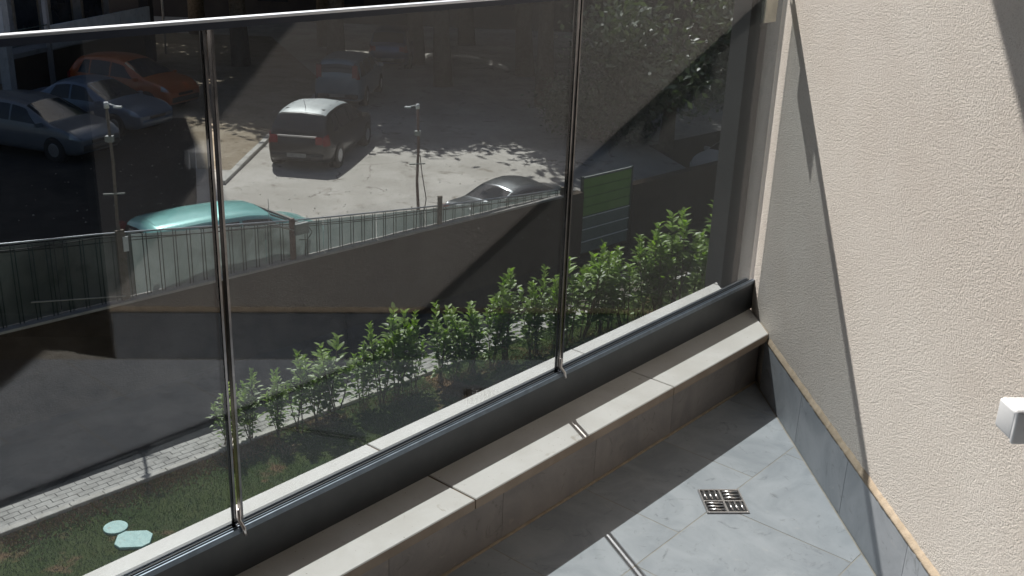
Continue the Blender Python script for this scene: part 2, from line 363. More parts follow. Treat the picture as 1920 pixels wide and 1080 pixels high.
# path frame (kerb line)
KD = np.array([math.sin(R(43.6)), math.cos(R(43.6))]); KN = np.array([-KD[1], KD[0]])
def K(t, n): v = KD * t + KN * n; return (v[0], v[1])
sheet_obj('driveway', [Wp(-60, 9), Wp(40, 9), Wp(40, CWALL + .05), Wp(-60, CWALL + .05)], ZD, M['asphalt'])
# raised bed the lawn grows on (its edge is the kerb)
mb = MB(); mb.prism([K(-40, 0.6), K(45, 0.6), K(45, 13.52), K(-40, 13.52)], ZD - .05, ZL)
lawn = tag(mb.build('lawn', M['lawn']), kind='structure')
path = tag(sheet_obj('path', [K(-20, 13.60), K(30, 13.60), K(30, 14.20), K(-20, 14.20)], ZL - .012, M['joint']))
pm = MB().box(-.112, .112, -.054, .054, -.05, .028, .004).mesh('paver'); 
rows = 5
def add_pavers():
    for r in range(rows):
        n = 13.70 + r * .114
        for i in range(58):
            t = 3.4 + i * .23 + (.115 if r % 2 else 0)
            x, y = K(t, n); o = obj('paver', pm, M['paver'], path, (x, y, ZL - .012 + rng.uniform(-.003, .003))); o.rotation_euler = (0, 0, math.atan2(KD[1], KD[0]) + rng.uniform(-.008, .008))
add_pavers()
# paving that goes on beyond the frame is one piece
mb = MB()
for r in range(rows):
    n = 13.70 + r * .114
    for i in list(range(-50, 0)):
        x, y = K(3.4 + i * .23 + (.115 if r % 2 else 0), n)
        mb.obox((x, y, ZL - .012 - .01), (*KD, 0), (*KN, 0), (0, 0, 1), .112, .054, .036)
mb.build('paving_beyond', M['paver'], path)['kind'] = 'stuff'
kerb = thing('path_kerb', 'pale concrete kerb between the lawn and the paved path', 'kerb')
km = MB().box(-.247, .247, -.055, .055, -.1, .055, .008).mesh('kerbstone')
for i in range(50):
    x, y = K(-2 + i * .5, 13.585); o = obj('kerbstone', km, M['kerb'], kerb, (x, y, ZL + rng.uniform(-.004, .004))); o.rotation_euler = (0, 0, math.atan2(KD[1], KD[0]) + rng.uniform(-.004, .004))

# grass blades on the lawn strip in view
def tufts(name, n, region, h, wd, m, z):
    P = region(n); ang = rng.uniform(0, 2 * math.pi, len(P)); hh = h * rng.uniform(.5, 1.3, len(P)); lean = rng.uniform(0, .8, len(P)) * hh; la = rng.uniform(0, 2 * math.pi, len(P))
    v = np.zeros((len(P), 3, 3)); dx = np.cos(ang) * wd; dy = np.sin(ang) * wd
    v[:, 0] = np.c_[P[:, 0] - dx, P[:, 1] - dy, np.full(len(P), z)]; v[:, 1] = np.c_[P[:, 0] + dx, P[:, 1] + dy, np.full(len(P), z)]
    v[:, 2] = np.c_[P[:, 0] + np.cos(la) * lean, P[:, 1] + np.sin(la) * lean, z + hh]
    me = bpy.data.meshes.new(name); me.vertices.add(len(P) * 3); me.vertices.foreach_set('co', v.ravel()); me.loops.add(len(P) * 3); me.loops.foreach_set('vertex_index', np.arange(len(P) * 3))
    me.polygons.add(len(P)); me.polygons.foreach_set('loop_start', np.arange(0, len(P) * 3, 3)); me.update(calc_edges=True)
    return obj(name, me, m)
def lawn_region(n):
    t = rng.uniform(3.0, 22, n); q = 13.5 - rng.uniform(0, 1, n) ** 1.15 * 4.6
    P = np.c_[KD[0] * t + KN[0] * q, KD[1] * t + KN[1] * q]
    f = np.sin(P[:, 0] * 3.1 + 1) * np.sin(P[:, 1] * 2.7) + np.sin(P[:, 0] * 7.3) * np.sin(P[:, 1] * 6.1 + 2) * .6
    return P[(f > -.75) | (rng.uniform(0, 1, n) < .35)]
g = tufts('lawn_grass', 120000, lawn_region, .034, .006, M['grass'], ZL - .002)
tag(g, 'short green and straw coloured grass on the lawn strip', 'grass', kind='stuff')

# ------------------------------------------------------------------ STRUCTURE: balcony
floor = tag(MB().prism([A2(-2.5, -2.2), A2(3.2, -2.2), A2(3.2, RISER + .02), A2(-2.5, RISER + .02)], -.22, -.0007).build('balcony_floor', M['grout']), kind='structure')
TS = .386
for r in range(9):
    n1_ = 1.568 - r * TS
    for i in range(14):
        u0 = -2.2 + i * TS + (.19 if r % 2 else 0) + .055
        poly = [A2(u0, n1_ - TS + .0025), A2(u0 + TS - .0025, n1_ - TS + .0025), A2(u0 + TS - .0025, n1_), A2(u0, n1_)]
        poly = clip(poly, N1[0], N1[1], RISER - .003); poly = clip(poly, N2[0], N2[1], CW - .004)
        if area(poly) < .0008: continue
        MB().prism(poly, -.006, -.0 + rng.uniform(-.0003, .0003), .0006).build('floor_tile', M['tile'], floor)

# parapet kerb with its coping slabs
step = thing('parapet_step', 'low tiled parapet under the glass with pale limestone coping slabs', 'parapet')
UA = -2.4
mb = MB(); mb.prism([A2(UA, RISER + .012), A2(ucorner(RISER + .012), RISER + .012), A2(ucorner(1.80), 1.80), A2(UA, 1.80)], -.25, .172); mb.build('core', M['core'], step)
for i in range(16):   # riser tiles
    u0 = -2.2 + i * TS + .10; u1_ = min(u0 + TS - .0015, ucorner(RISER) - .002)
    if u1_ <= u0 + .01: continue
    MB().prism([A2(u0, RISER), A2(u1_, RISER), A2(u1_, RISER + .0105), A2(u0, RISER + .0105)], .0015, .172, .0006).build('riser_tile', M['riser'], step)
for i in range(8):
    u0 = -2.64 + i * .85 + .002; u1_ = u0 + .846
    poly = [A2(u0, 1.452), A2(u1_, 1.452), A2(u1_, 1.832), A2(u0, 1.832)]
    poly = clip(poly, N2[0], N2[1], CW + .006)
    if area(poly) < .001: continue
    o = MB().prism(poly, .1735, .2 + (i % 2) * .0006, .0022).build('coping_slab', M['stone'], step); o.data.materials.append(M['stone_shade_edge'])
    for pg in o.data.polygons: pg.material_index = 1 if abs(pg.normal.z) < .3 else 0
MB().prism([A2(UA, RISER - .006), A2(ucorner(RISER) - .002, RISER - .006), A2(ucorner(RISER) - .002, RISER + .002), A2(UA, RISER + .002)], -.001, .0045, .002).build('mortar_bead', M['mortar'], step)
# mortar under and between
MB().prism([A2(UA, 1.4535 + .004), A2(3.1, 1.4535 + .004), A2(3.1, 1.825), A2(UA, 1.825)], .172, .1965).build('mortar_bed', M['mortar'], step)

# building below and behind
fac = thing('facade', 'beige rendered wall of our building below the balcony', 'wall')
MB().prism([A2(-9, 1.76), A2(3.4, 1.76), A2(3.4, -4), A2(-9, -4)], ZL - .1, -.26).build('wall', M['stucco'], fac)

# right stucco wall
wall = thing('stucco_wall', 'rough beige stucco wall standing at the right end of the balcony', 'wall', tuple(B(1.24, 0)))
def wbuild(mb, name, m):
    o = mb.build(name, m); o.parent = wall; o.matrix_parent_inverse = Matrix.Translation(-Vector(wall.location)); return o
S0, S1 = 1.24, 3.80
WE = -.010     # stucco plane lies a little behind the skirting face
wbuild(MB().prism([B2(S0, WE), B2(S1, WE), B2(S1, -2.6), B2(S0, -2.6)], -.30, 6.0), 'wall_body', M['stucco'])
wbuild(MB().prism([B2(S0, WE - .02), B2(S1 - .02, WE - .02), B2(S1 - .02, -2.6), B2(S0, -2.6)], ZL - .1, -.3), 'wall_base', M['stucco'])
s = 3.176
k = 0
while s > S0 - .3:
    a, b = max(s - TS + .0025, S0 - .0), s
    b = min(b, 3.215)
    if b - a > .02:
        mb = MB(); cpt = B((a + b) / 2, -.0045, .086)
        mb.obox(cpt, U2, N2, (0, 0, 1), (b - a) / 2, .0045, .0845 + (k % 2) * .0007); wbuild(mb, 'skirting_tile', M['tile'])
    s -= TS; k += 1
# mortar bead above the skirting, uneven
mb = MB(); N = 260; vs = []; fs = []
for i in range(N + 1):
    s_ = S0 + (3.16 - S0) * i / N; j = .0007 * math.sin(i * .37) + .0005 * math.sin(i * 1.3) + rng.uniform(-.0006, .0006)
    vs += [B(s_, -.0095, .165), B(s_, .0005 + j * .5, .1705 + j * .3), B(s_, -.001 + j * .6, .177 + j), B(s_, -.0098, .189 + j * 1.4)]
    if i: b = 4 * i; fs += [(b - 4 + q, b + q, b + q + 1, b - 3 + q) for q in range(3)]
mb.add(vs, fs, True); wbuild(mb, 'mortar_bead', M['mortar'])
# dark pilaster that ends the wall outside the glass
pil = thing('pilaster', 'dark grey metal clad pilaster at the outer edge of the stucco wall', 'pilaster', tuple(B(3.6, .02)))
o = MB().prism([B2(3.6, .05), B2(3.82, .05), B2(3.82, -.02), B2(3.6, -.02)], ZL, 6.0, .002).build('cladding', M['pilaster']); o.parent = pil; o.matrix_parent_inverse = Matrix.Translation(-Vector(pil.location))
# wall past the corner: recessed balcony door
door = thing('balcony_door', 'dark framed glazed balcony door in the recess behind the wall end', 'door', tuple(B(1.0, -.2)))
def dbuild(mb, name, m):
    o = mb.build(name, m); o.parent = door; o.matrix_parent_inverse = Matrix.Translation(-Vector(door.location)); return o
dbuild(MB().prism([B2(1.23, -.19), B2(1.15, -.19), B2(1.15, -.26), B2(1.23, -.26)], 0.0, 2.5), 'frame_post', M['alu_dark'])
dbuild(MB().prism([B2(-1.0, -.21), B2(1.15, -.21), B2(1.15, -.25), B2(-1.0, -.25)], .08, 2.42), 'pane', M['window'])
dbuild(MB().prism([B2(-1.0, -.19), B2(1.15, -.19), B2(1.15, -.26), B2(-1.0, -.26)], 0.0, .08), 'sill', M['alu_dark'])
dbuild(MB().prism([B2(-1.0, -.19), B2(1.15, -.19), B2(1.15, -.26), B2(-1.0, -.26)], 2.42, 2.5), 'lintel', M['alu_dark'])
rear = thing('rear_wall', 'shaded plastered house wall behind the balcony', 'wall')
MB().prism([A2(-9, -2.0), A2(2.2, -2.0), A2(2.2, -2.4), A2(-9, -2.4)], -.2, 6).build('wall', M['rear'], rear)
blocker = thing('sky_blocker', 'unseen wall added at the left end of the balcony to cut sky fill', 'wall')  # added out of view to block blue sky light from the left
MB().prism([A2(-2.45, -2.0), A2(-2.6, -2.0), A2(-2.6, 1.44), A2(-2.45, 1.44)], -.2, 2.749).build('wall', M['rear'], blocker)
# slab of the balcony above, its underside 2.75 m up
slab = tag(MB().prism([A2(4.2, 1.682), A2(2.70, 1.682), A2(2.58, 1.772), A2(2.25, 2.02), A2(-9, 2.02), A2(-9, -2.4), A2(4.2, -2.4)], 2.75, 2.97).build('upper_balcony', M['bldg']), 'concrete slab of the balcony above, shading the wall', 'balcony slab')

# ------------------------------------------------------------------ glass balustrade
bal = thing('glass_balustrade', 'tinted glass balustrade of tall panels clamped in a dark channel', 'balustrade')
UE = ucorner(GN) - .016
CH0, CH1, CHZ = 1.607, 1.645, .305
# channel: U profile with ribs
mb = MB()
def ubar(mb, u0, u1_, n0, n1_, z0, z1): mb.prism([A2(u0, n0), A2(u1_, n0), A2(u1_, n1_), A2(u0, n1_)], z0, z1, .0008)
ue2 = ucorner(GN) - .004
ubar(mb, UA, ue2, CH0, CH0 + .010, .2007, CHZ); ubar(mb, UA, ue2, CH1 - .010, CH1, .2007, CHZ); ubar(mb, UA, ue2, CH0 + .010, CH1 - .010, .2007, .245)
mb.build('channel', M['alu_dark'], bal)
mb = MB(); ubar(mb, UA, ue2, CH0 - .0015, CH0 + .0035, CHZ - .010, CHZ + .0022); ubar(mb, UA, ue2, CH0 + .0065, CH0 + .0095, CHZ, CHZ + .003)
mb.build('channel_trim', M['trim_alu'], bal)
mb = MB(); ubar(mb, UA, ue2, CH0 + .0102, GN - .0045, .27, CHZ - .004); ubar(mb, UA, ue2, GN + .0045, CH1 - .0102, .27, CHZ - .004)
mb.build('seal', M['rubber'], bal)
joints = [-1.02, .03, 1.0765, 2.127]
ends = joints + [UE]
ZT = 1.317
pan = [(UA, joints[0])] + [(joints[i], ends[i + 1]) for i in range(4)]
for a, b in pan:
    a_ = a + (.0062 if a != UA else 0); b_ = b - (.0062 if b != UE else 0)
    MB().prism([A2(a_, GN - .004), A2(b_, GN - .004), A2(b_, GN + .004), A2(a_, GN + .004)], .25, ZT - .008).build('glass_panel', M['glass'], bal)
    for e, sgn in ((a_, 1), (b_, -1)):
        if e in (UA, UE): continue
        mb = MB(); lo, hi = sorted((e - sgn * .0008, e + sgn * .0042)); ubar(mb, lo, hi, GN - .0062, GN - .0042, .245, ZT - .008); ubar(mb, lo, hi, GN + .0042, GN + .0062, .245, ZT - .008)
        ubar(mb, min(e, e - sgn * .0012), max(e, e - sgn * .0012), GN - .0041, GN + .0041, .2455, ZT - .0085)
        mb.build('edge_profile', M['chrome'], bal)
for j in joints:
    mb = MB(); p0 = A(j - .002, CH0 - .010, .292); p1 = A(j - .002, GN - .009, .318); p2 = A(j - .002, GN - .009, .345)
    mb.tube([p0, A(j - .002, CH0 - .006, .306), p1, p2], [.0035, .0045, .0045, .0035], 8); mb.build('hinge_foot', M['steel'], bal)
mb = MB(); mb.prism([A2(UA, GN - .010), A2(ue2, GN - .010), A2(ue2, GN + .012), A2(UA, GN + .012)], ZT - .006, ZT - .001, .0012); mb.build('handrail', M['rail'], bal)
mb = MB(); mb.prism([A2(UA, GN - .0095), A2(ue2, GN - .0095), A2(ue2, GN - .0043), A2(UA, GN - .0043)], ZT - .018, ZT - .0062); mb.prism([A2(UA, GN + .0043), A2(ue2, GN + .0043), A2(ue2, GN + .0115), A2(UA, GN + .0115)], ZT - .018, ZT - .0062)
mb.build('rail_clip', M['rail_seal'], bal)
# pale plate near the wall at the top
br = thing('wall_bracket', 'pale metal bracket plate fixing the handrail end to the wall', 'bracket', tuple(A(3.09, GN - .012, 1.17)))
for nm, mbx in (('plate', MB().prism([A2(3.052, GN - .013), A2(3.125, GN - .013), A2(3.125, GN - .0085), A2(3.052, GN - .0085)], 1.180, 1.275, .001)), ('arm', MB().prism([A2(3.126, GN - .012), A2(ucorner(GN - .01) + .004, GN - .012), A2(ucorner(GN - .006) + .004, GN - .006), A2(3.126, GN - .006)], 1.262, 1.274, .001))):
    o = mbx.build(nm, M['tag']); o.parent = br; o.matrix_parent_inverse = Matrix.Translation(-Vector(br.location))

# ------------------------------------------------------------------ balcony things
dr = thing('floor_drain', 'square stainless floor drain grate set into the grey tiles', 'drain', tuple(B(2.4735, CW - .7805, 0)), math.atan2(U2[1], U2[0]))
h = .058
mb = MB(); mb.box(-h, h, -h, h, -.004, .0012); mb.build('pan', M['black'], dr)
mb = MB(); f = .005
mb.box(-h, h, -h, -h + f, .0012, .005, .001); mb.box(-h, h, h - f, h, .0012, .005, .001); mb.box(-h, -h + f, -h + f, h - f, .0012, .005, .001); mb.box(h - f, h, -h + f, h - f, .0012, .005, .001)
mb.box(-.003, .003, -h + f, h - f, .0012, .0042, .0005); mb.box(-h + f, -.003, -.003, .003, .0012, .0042, .0005); mb.box(.003, h - f, -.003, .003, .0012, .0042, .0005)
mb.build('frame', M['steel'], dr)
for qx in (-1, 1):
    for qy in (-1, 1):
        for k in range(3):
            o_ = .014 + k * .0155 - .0005; cx, cy = qx * .028, qy * .028
            mb = MB()
            if qx * qy > 0: mb.tube([(cx - .0215, qy * o_, .0035), (cx + .0215, qy * o_, .0035)], .0036, 8)
            else: mb.tube([(qx * o_, cy - .0215, .0035), (qx * o_, cy + .0215, .0035)], .0036, 8)
            mb.build('grate_bar', M['steel'], dr)
# white plastic box at the right edge
bx = thing('wall_box', 'white plastic box with rounded edges on the stucco wall', 'box', tuple(B(1.50, 0, .69)), math.atan2(U2[1], U2[0]))
import bmesh
def rounded_box(sx, sy, sz, r, seg=4):
    bm = bmesh.new(); bmesh.ops.create_cube(bm, size=1)
    for v in bm.verts: v.co = Vector((v.co.x * sx, v.co.y * sy, v.co.z * sz))
    bmesh.ops.bevel(bm, geom=list(bm.edges), offset=r, segments=seg, affect='EDGES', profile=.5)
    me = bpy.data.meshes.new('rounded_box'); bm.to_mesh(me); bm.free(); me.polygons.foreach_set('use_smooth', [True] * len(me.polygons)); return me
# local x = +U2 (away), local y = left of it = away from the wall
o = obj('housing', rounded_box(.058, .114, .056, .006), M['white_plastic'], bx, (.088, .045, .030))
o = obj('lid', rounded_box(.010, .1175, .0595, .003), M['white_plastic'], bx, (.0545, .045, .030))
for yy in (.005, .085): MB().tube([(.0500, yy, .030), (.0485, yy, .030)], .0035, 10).build('screw', M['steel'], bx)
o = obj('back_plate', rounded_box(.075, .006, .075, .0025), M['white_plastic'], bx, (.088, -.009, .030))

# ------------------------------------------------------------------ retaining wall, cap, fence
rw = thing('retaining_wall', 'long shaded rough rendered retaining wall with a thin pale cap', 'wall')
ZC = fz(-5.09); G0, G1 = 18.3 * FS, 20.15 * FS
for a, b, zt_ in ((-30, G0, ZC - .045), (G1, 45, ZC - .22)):
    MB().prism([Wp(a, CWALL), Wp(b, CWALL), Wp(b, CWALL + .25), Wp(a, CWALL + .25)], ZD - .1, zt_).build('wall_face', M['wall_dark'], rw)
for i in range(32):
    a = -30 + i * 1.51; b = min(a + 1.505, G0)
    if a < G0: MB().prism([Wp(a, CWALL - .03), Wp(b, CWALL - .03), Wp(b, CWALL + .28), Wp(a, CWALL + .28)], ZC - .045, ZC, .004).build('cap_stone', M['cap'], rw)
for i in range(14):
    a = G1 + i * 1.51
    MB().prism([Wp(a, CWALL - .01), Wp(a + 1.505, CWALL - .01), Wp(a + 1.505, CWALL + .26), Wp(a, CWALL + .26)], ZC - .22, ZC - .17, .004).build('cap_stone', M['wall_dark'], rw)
def ftop(t):
    T = [(-30, -3.2), (4, -3.62), (5.46, -3.78), (6.96, -3.92), (9.62, -4.26), (10.63, -4.38), (13.35, -4.65), (14.77, -4.77), (16.6, -4.90), (18, -4.98)]
    return fz(float(np.interp(t / FS, [q[0] for q in T], [q[1] for q in T])))
fence = thing('fence', 'low fence of cloudy sheets behind dark vertical bars on the wall', 'fence')
FN = CWALL + .10
i = 0; t = 2.6
while t < 18.6:
    for dt in (0, .062):
        tt = t + dt + rng.uniform(-.006, .006)
        x, y = Wp(tt, FN); x2, y2 = Wp(tt + rng.uniform(-.006, .006), FN)
        MB().tube([(x, y, ZC), (x2, y2, ftop(tt) - .02)], .0085, 6).build('picket', M['fence_green'], fence)
    t += .272; i += 1
tt = 2.4
while tt < 18.6:
    b = min(tt + 1.30, 18.75)
    mb = MB(); n = 8; vs = []; fs = []
    for k in range(n + 1):
        q = tt + (b - tt - .012) * k / n; jx = FN + .055 + .012 * math.sin(q * 4.3) + .006 * math.sin(q * 11)
        x, y = Wp(q, jx); x2, y2 = Wp(q, jx + .004)
        vs += [(x, y, ZC + .01), (x, y, ftop(q) - .06), (x2, y2, ftop(q) - .06), (x2, y2, ZC + .01)]
        if k: c = 4 * k; fs += [(c - 4, c, c + 1, c - 3), (c - 3, c + 1, c + 2, c - 2), (c - 2, c + 2, c + 3, c - 1)]
    mb.add(vs, fs); mb.build('cloudy_sheet', M['sheet'] if tt > 7.0 else M['shaded_sheet'], fence); tt += 1.30
mb = MB(); mb.tube([(*Wp(q, FN), ftop(q)) for q in np.linspace(-10, 18.8, 40)], .016, 8); mb.build('top_rail', M['alu'], fence)
mb = MB(); mb.tube([(*Wp(q, FN - .02), ftop(q) - .06 - .05 * abs(math.sin(q * .9))) for q in np.linspace(2, 18.8, 120)], .009, 6)
mb.tube([(*Wp(q, FN + .02), ftop(q) - .09 - .07 * abs(math.sin(q * .55 + 1))) for q in np.linspace(2, 18.8, 120)], .007, 6); mb.build('sagging_cable', M['rubber'], fence)
for q in (4.05, 7.36, 10.73, 14.44, 18.3):
    zt = ftop(q) + (.05 if q != 14.44 else .22)
    MB().obox((*Wp(q, FN - .03), (ZC + zt) / 2), (*TW, 0), (*NW, 0), (0, 0, 1), .045 if q != 7.36 else .07, .03, (zt - ZC) / 2).build('post', M['wood'] if q != 10.73 else M['rust'], fence)
# continuation of the fence to the left out of frame
o = thing('thin_pipe', 'thin pale pipe leaning along the foot of the fence at the left', 'pipe')
MB().tube([(*Wp(5.75, CWALL - .05), fz(-4.72)), (*Wp(7.3, CWALL - .05), fz(-4.98))], .012, 6).build('pipe', M['cap'], o)

# camera like box and bracket at the fence
o = thing('junction_box', 'small grey box on the rusty fence post beside the teal car', 'box', (*Wp(10.86, FN - .05), fz(-4.50)), R(45))
MB().box(-.10, .20, -.07, .07, -.12, .10, .01).build('case', M['greypanel'], o)
MB().tube([(-.1, 0, -.03), (-.35, .02, .08), (-.62, .05, .17)], .02, 6).build('conduit', M['cap'], o)
MB().tube([(.2, -.05, 0), (.27, -.06, -.12), (.15, -.06, -.25), (-.02, -.05, -.22)], .008, 6).build('cable', M['rubber'], o)

# lamp poles
def pole(x, y, z0, z1, label, armdir, m, cable):
    o = thing('lamp_pole', label, 'lamp pole', (x, y, z0), 0, 'thin lamp poles behind the fence')
    h = z1 - z0
    MB().tube([(0, 0, 0), (.03, 0, h * .25), (-.01, .01, h * .5), (.02, 0, h * .75), (0, 0, h)], [.045, .035, .03, .028, .026], 8).build('pole', m, o)
    MB().obox((0, 0, h - .55), (1, 0, 0), (0, 1, 0), (0, 0, 1), .06, .05, .05).build('clamp_box', M['greypanel'], o)
    s_ = armdir
    MB().tube([(0, 0, h), (s_ * .06, -.02, h + .03), (s_ * .16, -.03, h + .01)], .012, 6).build('arm', M['white_plastic'], o)
    mb = MB(); mb.obox((s_ * .20, -.04, h - .005), (.98, -.1, 0), (.1, .98, 0), (0, 0, 1), .065, .03, .016); mb.build('lamp_head', M['white_plastic'], o)
    MB().tube([(0, 0, h - .04), (0, 0, h + .06)], [.045, .035], 10).build('cap', M['white_plastic'], o)
    MB().obox((0, -.04, h * .62), (.94, .34, 0), (-.34, .94, 0), (0, 0, 1), .17, .012, .012).build('cross_bar', M['greypanel'], o)
    if cable:
        MB().tube([(.05, 0, h * .68), (.10, -.02, h * .55), (.19, -.02, h * .38), (.13, -.02, h * .25), (.06, -.02, h * .1)], .010, 6).build('cable', M['rubber'], o)
        MB().tube([(-.12, 0, 0.2), (-.12, 0, h * .32)], .014, 6).build('side_rod', M['rust'], o)
    return o
x, y = Wp(7.46, CWALL + .33); pole(x, y, ZP - .3, fz(-1.92), 'dark crooked lamp pole rising at the left of the teal car', 1, M['wood'], False)
x, y = Wp(14.03, CWALL + .33); pole(x, y, ZP - .3, fz(-2.64), 'reddish lamp pole with white head, right of the silver roofed car', -1, M['rust'], True)
o = thing('aerial', 'thin upright aerial rod beside the teal car bonnet', 'aerial', (*Wp(10.41, CWALL + .35), ZP - .3))
MB().tube([(0, 0, 0), (0, 0, 1.80)], [.012, .006], 6).build('rod', M['greypanel'], o)
o = thing('white_sign', 'small white strip fixed to the fence post below the dark lamp pole', 'sign', (*Wp(7.42, FN - .09), fz(-4.12)))
MB().obox((0, 0, 0), (*TW, 0), (*NW, 0), (0, 0, 1), .045, .008, .13).build('plate', M['white_plastic'], o)

# gate
gt = thing('gate', 'green and grey slatted metal gate in the dark retaining wall', 'gate', (*Wp(G0, CWALL + .1), ZD), R(45))
W_ = G1 - G0
zs = np.linspace(1.98, 1.02, 5)
for k in range(4): MB().box(.05, W_ - .05, -.012, .012, zs[k + 1] + .010, zs[k] - .010, .003).build('green_slat', M['gate_green'], gt)
for k, (a, b) in enumerate(((.70, .99), (.38, .66), (.06, .34))): MB().box(.05, W_ - .05, -.012, .012, a, b, .003).build('grey_slat', M['gate_grey'], gt)
MB().box(.05, W_ - .05, .014, .022, .04, 1.99).build('backing_sheet', M['fence_green'], gt)
for z in (.998, .68, .36): MB().box(.04, W_ - .04, -.035, -.013, z - .012, z + .012, .003).build('pale_bar', M['white_plastic'], gt)
for x in (.0, W_ - .05): MB().box(x, x + .05, -.03, .03, 0, 2.05, .004).build('gate_post', M['fence_green'], gt)
MB().box(.05, W_ - .05, -.02, .02, 1.99, 2.03, .004).build('top_bar', M['greypanel'], gt)

# ------------------------------------------------------------------ manhole covers
o = thing('round_cover', 'round pale blue green manhole cover lying in the lawn', 'manhole cover', (-5.40, 12.70, ZL))
MB().prism([(.165 * math.cos(a), .165 * math.sin(a)) for a in np.linspace(0, 2 * math.pi, 24, endpoint=False)], -.02, .032, .005).build('lid', M['cover'], o)
o = thing('square_cover', 'larger square pale blue green manhole cover with cut corners in the lawn', 'manhole cover', (-5.05, 12.42, ZL), R(8))
q = .235; c_ = .09
MB().prism([(-q + c_, -q * .85), (q - c_, -q * .85), (q, -q * .85 + c_), (q, q * .85 - c_), (q - c_, q * .85), (-q + c_, q * .85), (-q, q * .85 - c_), (-q, -q * .85 + c_)], -.02, .04, .006).build('lid', M['cover'], o)

# ------------------------------------------------------------------ kerb in the lot
lk = thing('parking_kerb', 'pale concrete kerb beside the bare earth, left of the silver roofed car', 'kerb')
for i in range(12):
    y0 = 25.6 + i * .8
    MB().box(-7.36, -7.20, y0, y0 + .79, ZP - .1, ZP + .10 + rng.uniform(-.008, .008), .012).build('kerbstone', M['kerb'], lk)

